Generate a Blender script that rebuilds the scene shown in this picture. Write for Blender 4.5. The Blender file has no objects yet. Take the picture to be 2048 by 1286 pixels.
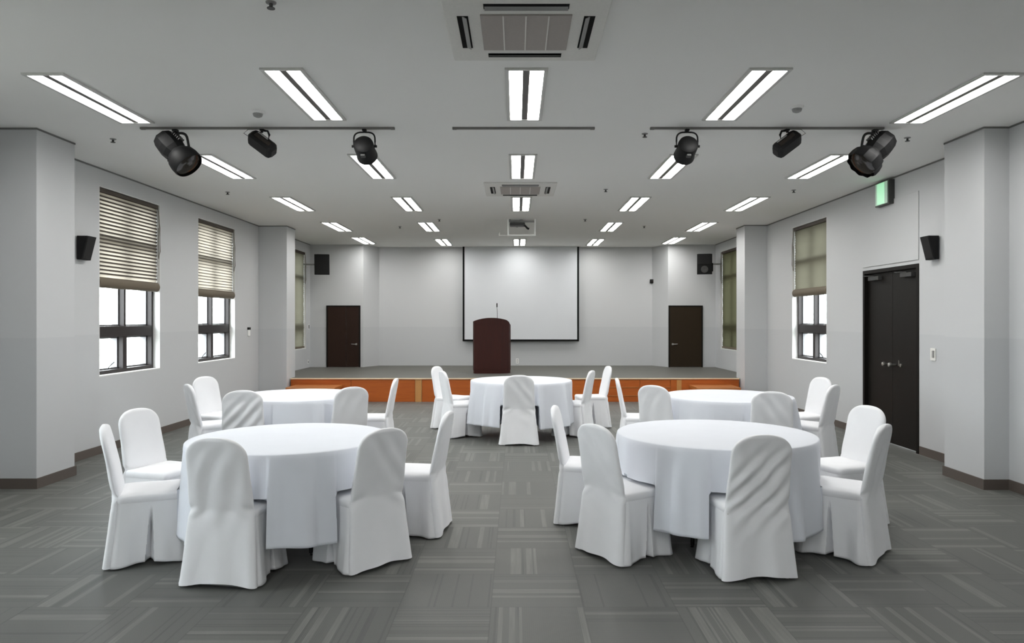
import bpy, bmesh, math, random
from mathutils import Vector, Matrix, noise
PI = math.pi
scene = bpy.context.scene
C = scene.collection
rnd = random.Random(7)

# ------------------------------------------------------------------ room dimensions (metres; X right, Y into the room, Z up)
HC = 3.33                     # ceiling height
XL, XR, XRN = -4.85, 4.68, 4.52
YB, YDOOR, YNEAR = 17.4, 16.8, -3.0
STAGE_H, STAGE_Y = 0.45, 13.6

# ------------------------------------------------------------------ materials
def srgb(r, g, b):
    def f(c):
        c /= 255.0
        return c / 12.92 if c <= 0.04045 else ((c + 0.055) / 1.055) ** 2.4
    return (f(r), f(g), f(b), 1.0)

class NT:
    def __init__(s, name):
        s.m = bpy.data.materials.new(name); s.m.use_nodes = True
        s.t = s.m.node_tree; s.n = s.t.nodes; s.l = s.t.links
        s.b = s.n['Principled BSDF']; s.out = s.n['Material Output']
    def new(s, typ, **kw):
        n = s.n.new(typ)
        for k, v in kw.items(): setattr(n, k, v)
        return n
    def link(s, a, b): s.l.new(a, b)
    def math(s, op, a, b=None, clamp=False):
        n = s.n.new('ShaderNodeMath'); n.operation = op; n.use_clamp = clamp
        for i, v in enumerate((a, b)):
            if v is None: continue
            if isinstance(v, (int, float)): n.inputs[i].default_value = v
            else: s.l.new(v, n.inputs[i])
        return n.outputs[0]
    def mix(s, fac, a, b):
        n = s.n.new('ShaderNodeMix'); n.data_type = 'RGBA'
        for sock, v in ((n.inputs[0], fac), (n.inputs[6], a), (n.inputs[7], b)):
            if isinstance(v, (int, float, tuple)): sock.default_value = v
            else: s.l.new(v, sock)
        return n.outputs[2]
    def noise(s, vec, scale, detail=2.0, rough=0.5):
        n = s.n.new('ShaderNodeTexNoise'); n.inputs['Scale'].default_value = scale
        n.inputs['Detail'].default_value = detail; n.inputs['Roughness'].default_value = rough
        if vec is not None: s.l.new(vec, n.inputs['Vector'])
        return n.outputs['Fac']
    def bump(s, h, strength=0.2, dist=0.01):
        n = s.n.new('ShaderNodeBump'); n.inputs['Strength'].default_value = strength
        n.inputs['Distance'].default_value = dist
        s.l.new(h, n.inputs['Height']); s.l.new(n.outputs[0], s.b.inputs['Normal'])
    def pos(s): return s.n.new('ShaderNodeNewGeometry').outputs['Position']
    def obj(s): return s.n.new('ShaderNodeTexCoord').outputs['Object']

def plain(name, col, rough=0.6, metal=0.0, nscale=60.0, namt=0.06, bump=0.0, spec=0.5):
    t = NT(name)
    v = t.obj()
    f = t.noise(v, nscale, 3)
    dark = tuple(c * (1 - namt) for c in col[:3]) + (1,)
    lite = tuple(min(1, c * (1 + namt)) for c in col[:3]) + (1,)
    t.link(t.mix(f, dark, lite), t.b.inputs['Base Color'])
    t.b.inputs['Roughness'].default_value = rough
    t.b.inputs['Metallic'].default_value = metal
    t.b.inputs['Specular IOR Level'].default_value = spec
    if bump: t.bump(f, bump, 0.003)
    return t.m

def wall_paint():
    t = NT('wall_paint'); p = t.pos()
    sx = t.new('ShaderNodeSeparateXYZ'); t.link(p, sx.inputs[0])
    up = t.math('GREATER_THAN', sx.outputs[2], 1.39)          # the painted dado line at 1.39 m
    c = t.mix(up, (0.565, 0.575, 0.585, 1), (0.60, 0.608, 0.615, 1))
    f = t.noise(p, 1.3, 4)
    t.link(t.mix(t.math('MULTIPLY', f, 0.12), c, (0.51, 0.52, 0.52, 1)), t.b.inputs['Base Color'])
    t.b.inputs['Roughness'].default_value = 0.62; t.b.inputs['Specular IOR Level'].default_value = 0.3
    t.bump(t.noise(p, 220, 2), 0.05, 0.002)
    return t.m

def ceiling_paint():
    t = NT('ceiling_paint'); p = t.pos()
    f = t.noise(p, 0.9, 3)
    t.link(t.mix(f, (0.89, 0.89, 0.865, 1), (0.92, 0.92, 0.90, 1)), t.b.inputs['Base Color'])
    t.b.inputs['Roughness'].default_value = 0.85; t.b.inputs['Specular IOR Level'].default_value = 0.2
    t.bump(t.noise(p, 160, 3), 0.12, 0.003)
    return t.m

def carpet_tiles(name, base, lite, dark, x0, y0, size=0.5, contrast=1.0):
    """quarter-turned striped carpet tiles"""
    t = NT(name); p = t.pos()
    s = t.new('ShaderNodeSeparateXYZ'); t.link(p, s.inputs[0])
    u = t.math('DIVIDE', t.math('SUBTRACT', s.outputs[0], x0), size)
    v = t.math('DIVIDE', t.math('SUBTRACT', s.outputs[1], y0), size)
    iu, iv = t.math('FLOOR', u), t.math('FLOOR', v)
    fu, fv = t.math('FRACT', u), t.math('FRACT', v)
    par = t.math('PINGPONG', t.math('ADD', t.math('ADD', iu, iv), 1.0), 1.0)
    # coordinate across / along the stripes
    def sel(a, b):
        return t.math('ADD', t.math('MULTIPLY', a, t.math('SUBTRACT', 1.0, par)), t.math('MULTIPLY', b, par))
    across, along = sel(fu, fv), sel(fv, fu)
    tid = t.math('ADD', t.math('MULTIPLY', iu, 17.31), t.math('MULTIPLY', iv, 7.77))
    def stripes(freq, off, steps=None):
        a = t.math('MULTIPLY', across, freq)
        if steps: a = t.math('FLOOR', a)
        cb = t.new('ShaderNodeCombineXYZ')
        t.link(a, cb.inputs[0]); t.link(t.math('ADD', tid, off), cb.inputs[1])
        w = t.new('ShaderNodeTexWhiteNoise'); w.noise_dimensions = '2D'; t.link(cb.outputs[0], w.inputs['Vector'])
        return w.outputs['Value']
    w1 = stripes(15, 3.1, True)
    w2 = stripes(46, 9.7, True)
    light = t.math('GREATER_THAN', w1, 0.76)
    darkm = t.math('GREATER_THAN', w2, 0.88)
    # streaks fade along their length
    cb = t.new('ShaderNodeCombineXYZ')
    t.link(t.math('MULTIPLY', across, 30), cb.inputs[0]); t.link(t.math('MULTIPLY', along, 1.6), cb.inputs[1]); t.link(tid, cb.inputs[2])
    fade = t.noise(cb.outputs[0], 1.0, 2)
    cl = t.mix(t.math('MULTIPLY', light, t.math('MULTIPLY', fade, 1.3 * contrast, True)), base, lite)
    cd = t.mix(t.math('MULTIPLY', darkm, t.math('MULTIPLY', fade, 1.1 * contrast, True)), cl, dark)
    # tile-to-tile tone, pile grain, seams
    wt = t.new('ShaderNodeTexWhiteNoise'); wt.noise_dimensions = '1D'; t.link(tid, wt.inputs['W'])
    tone = t.math('ADD', 0.90, t.math('MULTIPLY', wt.outputs['Value'], 0.2 * contrast))
    grain = t.noise(p, 210, 2, 0.7)
    k = t.math('MULTIPLY', tone, t.math('ADD', 0.72, t.math('MULTIPLY', grain, 0.56)))
    def edge(f): return t.math('LESS_THAN', t.math('PINGPONG', f, 0.5), 0.007)
    seam = t.math('MAXIMUM', edge(fu), edge(fv))
    k = t.math('MULTIPLY', k, t.math('SUBTRACT', 1.0, t.math('MULTIPLY', seam, 0.30 * contrast)))
    vm = t.new('ShaderNodeVectorMath'); vm.operation = 'SCALE'
    t.link(cd, vm.inputs[0]); t.link(k, vm.inputs['Scale'])
    t.link(vm.outputs[0], t.b.inputs['Base Color'])
    t.b.inputs['Roughness'].default_value = 0.52; t.b.inputs['Specular IOR Level'].default_value = 0.4; t.b.inputs['Sheen Weight'].default_value = 0.12
    rib = t.math('SINE', t.math('MULTIPLY', across, 2 * PI * 48))
    h = t.math('ADD', t.math('MULTIPLY', rib, 0.25), t.math('ADD', grain, t.math('MULTIPLY', light, 0.3)))
    t.bump(h, 0.18, 0.003)
    return t.m

def wood(name, c0, c1, rough=0.4, axis=0, scale=1.0, spec=0.5):
    t = NT(name); v = t.obj()
    mp = t.new('ShaderNodeMapping'); t.link(v, mp.inputs[0])
    sc = [14, 14, 14]; sc[axis] = 1.2
    mp.inputs['Scale'].default_value = [x * scale for x in sc]
    oi = t.new('ShaderNodeObjectInfo')
    cb = t.new('ShaderNodeCombineXYZ')
    for i in range(3): t.link(t.math('MULTIPLY', oi.outputs['Random'], 31.0 + i), cb.inputs[i])
    t.link(cb.outputs[0], mp.inputs['Location'])
    f = t.noise(mp.outputs[0], 1.6, 5, 0.62)
    g = t.noise(mp.outputs[0], 7.0, 3, 0.6)
    k = t.math('ADD', t.math('MULTIPLY', f, 0.75), t.math('MULTIPLY', g, 0.25))
    k = t.math('ADD', k, t.math('MULTIPLY', t.math('SUBTRACT', oi.outputs['Random'], 0.5), 0.25), True)
    t.link(t.mix(k, c0, c1), t.b.inputs['Base Color'])
    t.b.inputs['Roughness'].default_value = rough
    t.b.inputs['Specular IOR Level'].default_value = spec
    t.bump(g, 0.06, 0.002)
    return t.m

def fabric(name, col, weave=420.0, bump=0.12, sheen=0.15):
    t = NT(name); v = t.obj()
    f = t.noise(v, 7, 3); g = t.noise(v, weave, 2, 0.6)
    dark = tuple(c * 0.95 for c in col[:3]) + (1,)
    t.link(t.mix(f, dark, col), t.b.inputs['Base Color'])
    t.b.inputs['Roughness'].default_value = 0.82; t.b.inputs['Specular IOR Level'].default_value = 0.2
    t.b.inputs['Sheen Weight'].default_value = sheen
    h = t.math('ADD', t.math('MULTIPLY', g, 0.35), t.math('MULTIPLY', t.noise(v, 28, 3), 0.65))
    t.bump(h, bump, 0.006)
    return t.m

def glow(name, col, strength):
    t = NT(name)
    t.b.inputs['Base Color'].default_value = (0.8, 0.8, 0.8, 1)
    t.b.inputs['Emission Color'].default_value = col
    t.b.inputs['Emission Strength'].default_value = strength
    f = t.noise(t.obj(), 20, 1)
    t.link(t.math('MULTIPLY_ADD', f, 0.02), t.b.inputs['Roughness'])
    return t.m

def glass_mat():
    t = NT('window_glass')
    tr = t.new('ShaderNodeBsdfTransparent'); tr.inputs[0].default_value = (0.95, 0.97, 0.97, 1)
    gl = t.new('ShaderNodeBsdfGlossy'); gl.inputs['Roughness'].default_value = 0.02
    lw = t.new('ShaderNodeLayerWeight'); lw.inputs[0].default_value = 0.5
    fr = t.math('MULTIPLY_ADD', t.math('POWER', lw.outputs['Facing'], 5.0), 0.6)
    fr.node.inputs[2].default_value = 0.04
    mx = t.new('ShaderNodeMixShader')
    t.link(fr, mx.inputs[0]); t.link(tr.outputs[0], mx.inputs[1]); t.link(gl.outputs[0], mx.inputs[2])
    t.link(mx.outputs[0], t.out.inputs[0])
    return t.m

def blind_fabric(name, col, trans, tcol):
    t = NT(name); v = t.obj()
    f = t.noise(v, 6, 3); g = t.noise(v, 300, 2)
    c = t.mix(f, tuple(x * 0.9 for x in col[:3]) + (1,), col)
    di = t.new('ShaderNodeBsdfDiffuse'); t.link(c, di.inputs[0])
    tl = t.new('ShaderNodeBsdfTranslucent'); tl.inputs[0].default_value = tcol
    bp = t.new('ShaderNodeBump'); bp.inputs['Strength'].default_value = 0.1; t.link(g, bp.inputs['Height'])
    t.link(bp.outputs[0], di.inputs['Normal'])
    mx = t.new('ShaderNodeMixShader'); mx.inputs[0].default_value = trans
    t.link(di.outputs[0], mx.inputs[1]); t.link(tl.outputs[0], mx.inputs[2]); t.link(mx.outputs[0], t.out.inputs[0])
    return t.m

M = {}
M['wall'] = wall_paint()
M['ceil'] = ceiling_paint()
M['carpet'] = carpet_tiles('carpet_tiles', srgb(77, 78, 73), srgb(104, 105, 99), srgb(54, 55, 52), -0.138, 3.878, 0.5, 1.0)
M['stage_carpet'] = carpet_tiles('stage_carpet', srgb(78, 76, 67), srgb(85, 83, 74), srgb(72, 70, 63), 0.0, 0.0, 0.5, 0.3)
M['base'] = plain('vinyl_baseboard', srgb(92, 84, 78), 0.5)
M['gap'] = plain('shadow_gap_grey', srgb(120, 120, 118), 0.7)  # grey stands in for the shade in the ceiling-edge gap
M['chair'] = fabric('chair_cover_fabric', (0.87, 0.875, 0.895, 1), 380, 0.16)
M['cloth'] = fabric('tablecloth_fabric', (0.73, 0.755, 0.81, 1), 500, 0.05)
M['leg'] = plain('pale_leg_plastic', srgb(205, 203, 198), 0.5)
M['tableleg'] = plain('black_table_steel', srgb(28, 28, 29), 0.4, 0.6)
M['tabletop'] = wood('plywood_tabletop', srgb(120, 92, 62), srgb(165, 132, 95))
M['stagewood'] = wood('orange_stage_wood', srgb(150, 68, 22), srgb(198, 108, 42), 0.5, 0, 1.0, 0.3)
M['stagelight'] = wood('pale_stage_wood', srgb(168, 112, 58), srgb(205, 150, 88), 0.4, 2)
M['nosing'] = wood('stage_edge_wood', srgb(196, 170, 138), srgb(226, 206, 176), 0.45, 0)
M['stepwood'] = wood('step_wood', srgb(150, 84, 36), srgb(200, 128, 66), 0.35, 0)
M['mahogany'] = wood('mahogany_lectern', srgb(36, 12, 8), srgb(66, 25, 17), 0.5, 2, 1.0, 0.25)
M['doorbrown'] = wood('dark_brown_door', srgb(40, 23, 15), srgb(50, 30, 20), 0.55, 2, 0.6, 0.25)
M['doorolive'] = wood('dark_olive_door', srgb(38, 28, 14), srgb(48, 36, 20), 0.55, 2, 0.6, 0.25)
M['doorblack'] = wood('black_brown_door', srgb(19, 17, 14), srgb(26, 23, 20), 0.5, 2, 0.6, 0.2)
M['doorframe'] = plain('door_frame_dark', srgb(18, 15, 12), 0.6, 0, 60, .06, 0, .2)
M['frame'] = plain('window_frame_dark', srgb(36, 29, 29), 0.45, 0.1)
M['alu'] = plain('window_outer_aluminium', srgb(128, 128, 130), 0.4, 0.5)
M['white'] = plain('white_painted_metal', srgb(240, 240, 238), 0.45)
M['whitetrim'] = plain('white_reveal_paint', srgb(232, 232, 230), 0.6)
M['lampframe'] = plain('lamp_frame_white', srgb(205, 205, 202), 0.5)
M['lampspine'] = plain('lamp_spine_grey', srgb(96, 94, 92), 0.5)
M['tube'] = glow('fluorescent_tube', (1.0, 0.99, 0.965, 1), 16.0)
M['black'] = plain('matte_black_metal', srgb(15, 15, 16), 0.6, 0.0, 40, 0.2, 0, 0.3)
M['blackplastic'] = plain('black_speaker_plastic', srgb(13, 13, 14), 0.65, 0.0, 90, 0.2, 0, 0.3)
M['grille'] = plain('speaker_grille', srgb(12, 12, 13), 0.75, 0.0, 400, 0.5, 0.3)
M['lens'] = plain('spot_lens_glass', srgb(38, 32, 27), 0.12, 0.0)
M['steel'] = plain('brushed_steel', srgb(190, 188, 184), 0.3, 0.9)
M['acgrey'] = plain('air_grille_grey', srgb(172, 165, 160), 0.7)
M['acpanel'] = plain('air_unit_panel', srgb(228, 227, 222), 0.6)
M['dark'] = plain('dark_slot', srgb(10, 10, 10), 0.8, 0, 60, .06, 0, .15)
M['midgrey'] = plain('mid_grey_plastic', srgb(150, 150, 148), 0.55)
M['darkgrey'] = plain('dark_grey_plastic', srgb(64, 64, 63), 0.5)
M['track'] = plain('lighting_track_grey', srgb(118, 116, 113), 0.5)
M['screen'] = plain('screen_fabric', (0.67, 0.69, 0.715, 1), 0.75, 0, 3, 0.02)
M['glass'] = glass_mat()
M['blind_cream'] = blind_fabric('cream_blind', srgb(196, 190, 172), 0.52, (0.30, 0.268, 0.225, 1))
M['blind_olive'] = blind_fabric('olive_blind', srgb(132, 129, 113), 0.4, (0.075, 0.072, 0.054, 1))
M['blind_dark'] = blind_fabric('dark_olive_blind', srgb(96, 94, 72), 0.4, (0.03, 0.03, 0.018, 1))
M['batten'] = plain('blind_batten', srgb(66, 56, 46), 0.6)
M['blindroll'] = plain('blind_roll_brown', srgb(106, 96, 80), 0.7)
M['green'] = glow('exit_sign_green', srgb(70, 165, 108), 0.2)
M['greenlite'] = glow('exit_sign_pale_green', srgb(128, 224, 160), 0.45)

# ------------------------------------------------------------------ mesh helpers
class MB:
    def __init__(s): s.b = bmesh.new()
    def box(s, x0, x1, y0, y1, z0, z1, mat=None, bev=0.0):
        r = bmesh.ops.create_cube(s.b, size=1.0)
        T = Matrix.Translation(((x0 + x1) / 2, (y0 + y1) / 2, (z0 + z1) / 2)) @ Matrix.Diagonal((x1 - x0, y1 - y0, z1 - z0, 1))
        if mat is not None: T = mat @ T
        bmesh.ops.transform(s.b, matrix=T, verts=r['verts'])
        if bev:
            es = list({e for v in r['verts'] for e in v.link_edges})
            bmesh.ops.bevel(s.b, geom=es, offset=bev, segments=2, affect='EDGES', profile=0.5)
        return s
    def quad(s, pts):
        s.b.faces.new([s.b.verts.new(p) for p in pts]); return s
    def loft(s, loops, closed=True, cap0=False, cap1=False):
        rows = [[s.b.verts.new(p) for p in lp] for lp in loops]
        n = len(rows[0])
        for a, b in zip(rows, rows[1:]):
            for i in range(n if closed else n - 1):
                j = (i + 1) % n
                try: s.b.faces.new((a[i], a[j], b[j], b[i]))
                except ValueError: pass
        if cap0: s.b.faces.new(list(reversed(rows[0])))
        if cap1: s.b.faces.new(rows[-1])
        return s
    def lathe(s, prof, mat=None, n=32, cap=True):
        """profile of (radius, height) about local Z"""
        T = mat or Matrix.Identity(4)
        loops = [[T @ Vector((r * math.cos(2 * PI * i / n), r * math.sin(2 * PI * i / n), z)) for i in range(n)] for r, z in prof]
        return s.loft(loops, True, cap, cap)
    def cyl(s, p0, p1, r0, r1=None, n=20):
        p0, p1 = Vector(p0), Vector(p1); d = p1 - p0
        q = d.to_track_quat('Z', 'Y').to_matrix().to_4x4()
        return s.lathe([(r0, 0), (r1 if r1 is not None else r0, d.length)], Matrix.Translation(p0) @ q, n)
    def tube(s, pts, r, n=10):
        pts = [Vector(p) for p in pts]; loops = []
        for i, p in enumerate(pts):
            d = (pts[min(i + 1, len(pts) - 1)] - pts[max(i - 1, 0)]).normalized()
            q = d.to_track_quat('Z', 'Y').to_matrix()
            loops.append([p + q @ Vector((r * math.cos(2 * PI * k / n), r * math.sin(2 * PI * k / n), 0)) for k in range(n)])
        return s.loft(loops, True, True, True)
    def prism(s, poly, z0, z1, mat=None):
        T = mat or Matrix.Identity(4)
        return s.loft([[T @ Vector((x, y, z)) for x, y in poly] for z in (z0, z1)], True, True, True)
    def mesh(s, name, mat, smooth=False, angle=40):
        bmesh.ops.remove_doubles(s.b, verts=s.b.verts, dist=1e-6)
        bmesh.ops.recalc_face_normals(s.b, faces=s.b.faces)
        me = bpy.data.meshes.new(name); s.b.to_mesh(me); s.b.free()
        me.materials.append(mat)
        if smooth:
            for p in me.polygons: p.use_smooth = True
            try: me.set_sharp_from_angle(angle=math.radians(angle))
            except Exception: pass
        return me
    def obj(s, name, mat, parent=None, smooth=False, loc=None, angle=40):
        o = bpy.data.objects.new(name, s.mesh(name, mat, smooth, angle)); C.objects.link(o)
        if parent is not None: o.parent = parent
        if loc is not None: o.location = loc
        return o

def tag(o, label=None, cat=None, group=None, kind=None):
    if label: o['label'] = label
    if cat: o['category'] = cat
    if group: o['group'] = group
    if kind: o['kind'] = kind
    return o
def empty(name, loc=(0, 0, 0), rz=0.0, **kw):
    o = bpy.data.objects.new(name, None); C.objects.link(o)
    o.location = loc; o.rotation_euler = (0, 0, rz); o.empty_display_size = 0.2
    return tag(o, **kw)
def copy_tree(o, parent=None):
    c = o.copy(); C.objects.link(c)
    if parent is not None: c.parent = parent
    for ch in list(o.children): copy_tree(ch, c)
    return c

def slab_with_holes(name, mat, axis, a0, a1, u0, u1, z0, z1, holes):
    """wall slab; axis 'x': plane normal X between a0 (room face) and a1, u = Y.  axis 'y': normal Y, u = X."""
    us = sorted({u0, u1, *[h[0] for h in holes], *[h[1] for h in holes]})
    zs = sorted({z0, z1, *[h[2] for h in holes], *[h[3] for h in holes]})
    P = (lambda a, u, z: (a, u, z)) if axis == 'x' else (lambda a, u, z: (u, a, z))
    def solid(i, j):
        if not (0 <= i < len(us) - 1 and 0 <= j < len(zs) - 1): return False
        cu, cz = (us[i] + us[i + 1]) / 2, (zs[j] + zs[j + 1]) / 2
        return not any(h[0] < cu < h[1] and h[2] < cz < h[3] for h in holes)
    m = MB()
    for i in range(len(us) - 1):
        for j in range(len(zs) - 1):
            if not solid(i, j): continue
            ua, ub, za, zb = us[i], us[i + 1], zs[j], zs[j + 1]
            for a in (a0, a1): m.quad([P(a, ua, za), P(a, ub, za), P(a, ub, zb), P(a, ua, zb)])
            for di, dj, q in ((-1, 0, [(ua, za), (ua, zb)]), (1, 0, [(ub, za), (ub, zb)]), (0, -1, [(ua, za), (ub, za)]), (0, 1, [(ua, zb), (ub, zb)])):
                if not solid(i + di, j + dj):
                    (p, q_), (r, s_) = q
                    m.quad([P(a0, p, q_), P(a0, r, s_), P(a1, r, s_), P(a1, p, q_)])
    return m.obj(name, mat)

# ------------------------------------------------------------------ shell
WT = 0.24
WIN_Z = (0.895, 3.12)
winL = [(8.31, 9.73), (10.89, 12.32), (15.0, 16.47), (3.1, 4.5)]  # last opening is an unseen window added to light the front chairs
winR = [(10.79, 12.14), (15.0, 16.40)]
DOOR_Y, DOOR_TOP = (8.31, 9.64), 2.215

tag(MB().box(XL - .3, XR + .3, YNEAR - .3, YB + .3, -0.15, 0).obj('floor', M['carpet']),
    'grey carpet tile floor laid in quarter-turned stripes', 'floor', kind='structure')
tag(MB().box(XL - .3, XR + .3, YNEAR - .3, YB + .3, HC, HC + 0.2).obj('ceiling', M['ceil']),
    'white plaster ceiling holding rows of twin-tube lights', 'ceiling', kind='structure')
tag(slab_with_holes('wall_left', M['wall'], 'x', XL, XL - WT, YNEAR, YB, 0, HC, [(a, b, *WIN_Z) for a, b in winL]),
    'white wall pierced by three blind-covered windows', 'wall', kind='structure')
tag(slab_with_holes('wall_right', M['wall'], 'x', XR, XR + WT, 6.0, YB, 0, HC, [(a, b, *WIN_Z) for a, b in winR] + [(DOOR_Y[0], DOOR_Y[1], 0, DOOR_TOP)]),
    'white wall with the black double door and two windows', 'wall', kind='structure')
tag(MB().box(XRN, XR + WT, YNEAR, 6.6, 0, HC).obj('wall_right.001', M['wall']),
    'near stretch of white wall at the right frame edge', 'wall', kind='structure')
winF_added = [(-3.2, -2.0)]  # unseen opening, added so daylight reaches the chair backs
tag(slab_with_holes('wall_front', M['wall'], 'y', YNEAR, YNEAR - WT, XL - WT, XR + WT, 0, HC, [(a, b, .9, 2.3) for a, b in winF_added]),
    'white wall with one small added window closing the hall opposite the stage', 'wall', kind='structure')
for k, (a, b_) in enumerate(winF_added):
    r = empty('window_%d' % (6 + k), ((a + b_) / 2, YNEAR - .12, .9), label='small added window, unseen, in the wall opposite the stage', cat='window', kind='structure')
    w = (b_ - a) / 2
    f = MB(); f.box(-w, -w + .05, -.03, .03, 0, 1.4); f.box(w - .05, w, -.03, .03, 0, 1.4); f.box(-w + .05, w - .05, -.03, .03, 0, .05); f.box(-w + .05, w - .05, -.03, .03, 1.35, 1.4); f.box(-.025, .025, -.03, .03, .05, 1.35)
    f.obj('window_frame', M['frame'], r)
    for s_ in (-1, 1): MB().box(min(s_ * .025, s_ * (w - .05)), max(s_ * .025, s_ * (w - .05)), -.004, .004, .05, 1.35).obj('glass_pane', M['glass'], r)
# back wall: centre bay set back, angled jogs, and two door bays
jl, jr = (-3.60, -3.34), (3.56, 3.30)
DL, DR = (-4.46, -3.665), (3.57, 4.37)
bw = MB()
poly = [(XL - WT, YDOOR), (jl[0], YDOOR), (jl[1], YB), (jr[1], YB), (jr[0], YDOOR), (XR + WT, YDOOR), (XR + WT, YB + .3), (XL - WT, YB + .3)]
bw.prism(poly, 0, HC)
tag(bw.obj('wall_back', M['wall']), 'white wall behind the stage, stepping forward around the two brown doors', 'wall', kind='structure')
# piers
piers = [(XL, -4.43, 6.60, 7.17, 'near white pier standing out before the first blind window'),
         (4.29, XR, 6.56, 7.17, 'near white pier standing out before the black double door'),
         (XL, -4.32, 13.45, 13.95, 'far white pier where the stage meets the three-window wall'),
         (4.26, XR, 13.35, 13.85, 'far white pier where the stage meets the double-door wall')]
for k, (x0, x1, y0, y1, lab) in enumerate(piers):
    tag(MB().box(x0, x1, y0, y1, 0, HC, bev=0.004).obj('pillar', M['wall']), lab, 'pillar', 'white wall piers', 'structure')
# baseboards (9 cm vinyl) and thin grey strips painted for the shadow gap along the ceiling edge
bh, bt = 0.095, 0.012
b = MB()
b.box(XL, XL + bt, YNEAR, 6.6 - bt, 0, bh); b.box(XL, -4.43 + bt, 6.6 - bt, 6.6, 0, bh); b.box(-4.43, -4.43 + bt, 6.6, 7.17 + bt, 0, bh)
b.box(XL, -4.43, 7.17, 7.17 + bt, 0, bh); b.box(XL, XL + bt, 7.17 + bt, 13.45 - bt, 0, bh)
b.box(XL, -4.32 + bt, 13.45 - bt, 13.45, 0, bh); b.box(-4.32, -4.32 + bt, 13.45, 13.56, 0, bh)
tag(b.obj('baseboard_left', M['base']), 'brown vinyl baseboard along the three-window wall', 'baseboard', kind='structure')
b = MB()
b.box(XRN - bt, XRN, YNEAR, 6.56 - bt, 0, bh); b.box(4.29 - bt, XRN, 6.56 - bt, 6.56, 0, bh); b.box(4.29 - bt, 4.29, 6.56, 7.17 + bt, 0, bh)
b.box(4.29, XR, 7.17, 7.17 + bt, 0, bh); b.box(XR - bt, XR, 7.17 + bt, DOOR_Y[0] - .02, 0, bh); b.box(XR - bt, XR, DOOR_Y[1] + .02, 13.35 - bt, 0, bh)
b.box(4.26 - bt, XR, 13.35 - bt, 13.35, 0, bh); b.box(4.26 - bt, 4.26, 13.35, 13.56, 0, bh)
tag(b.obj('baseboard_right', M['base']), 'brown vinyl baseboard along the double-door wall', 'baseboard', kind='structure')
gz0, gt = HC - 0.016, 0.008
b = MB()
b.box(XL, -4.43 + gt, 6.6 - gt, 6.6, gz0, HC); b.box(-4.43, -4.43 + gt, 6.6, 7.17, gz0, HC); b.box(XL, XL + gt, 7.17, 13.45, gz0, HC)
b.box(XL, -4.32 + gt, 13.45 - gt, 13.45, gz0, HC); b.box(-4.32, -4.32 + gt, 13.45, 13.95, gz0, HC); b.box(XL, XL + gt, 13.95, YDOOR, gz0, HC)
tag(b.obj('shadow_gap_1', M['gap']), 'thin grey strip standing in for the shaded ceiling gap above the three-window wall', 'trim', kind='structure')
b = MB()
b.box(4.29 - gt, XRN, 6.56 - gt, 6.56, gz0, HC); b.box(4.29 - gt, 4.29, 6.56, 7.17, gz0, HC); b.box(XR - gt, XR, 7.17, 13.35, gz0, HC)
b.box(XRN - gt, XRN, YNEAR, 6.55, gz0, HC)
b.box(4.26 - gt, XR, 13.35 - gt, 13.35, gz0, HC); b.box(4.26 - gt, 4.26, 13.35, 13.85, gz0, HC); b.box(XR - gt, XR, 13.85, YDOOR, gz0, HC)
tag(b.obj('shadow_gap_2', M['gap']), 'thin grey strip standing in for the shaded ceiling gap above the double-door wall', 'trim', kind='structure')
# flush infill panel above the black door
tag(MB().box(XR - 0.012, XR, DOOR_Y[0], DOOR_Y[1], DOOR_TOP + .045, 3.06, bev=0.003).obj('trim_3', M['wall']),
    'plain white infill panel between the exit sign and black double door', 'panel', kind='structure')

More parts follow.
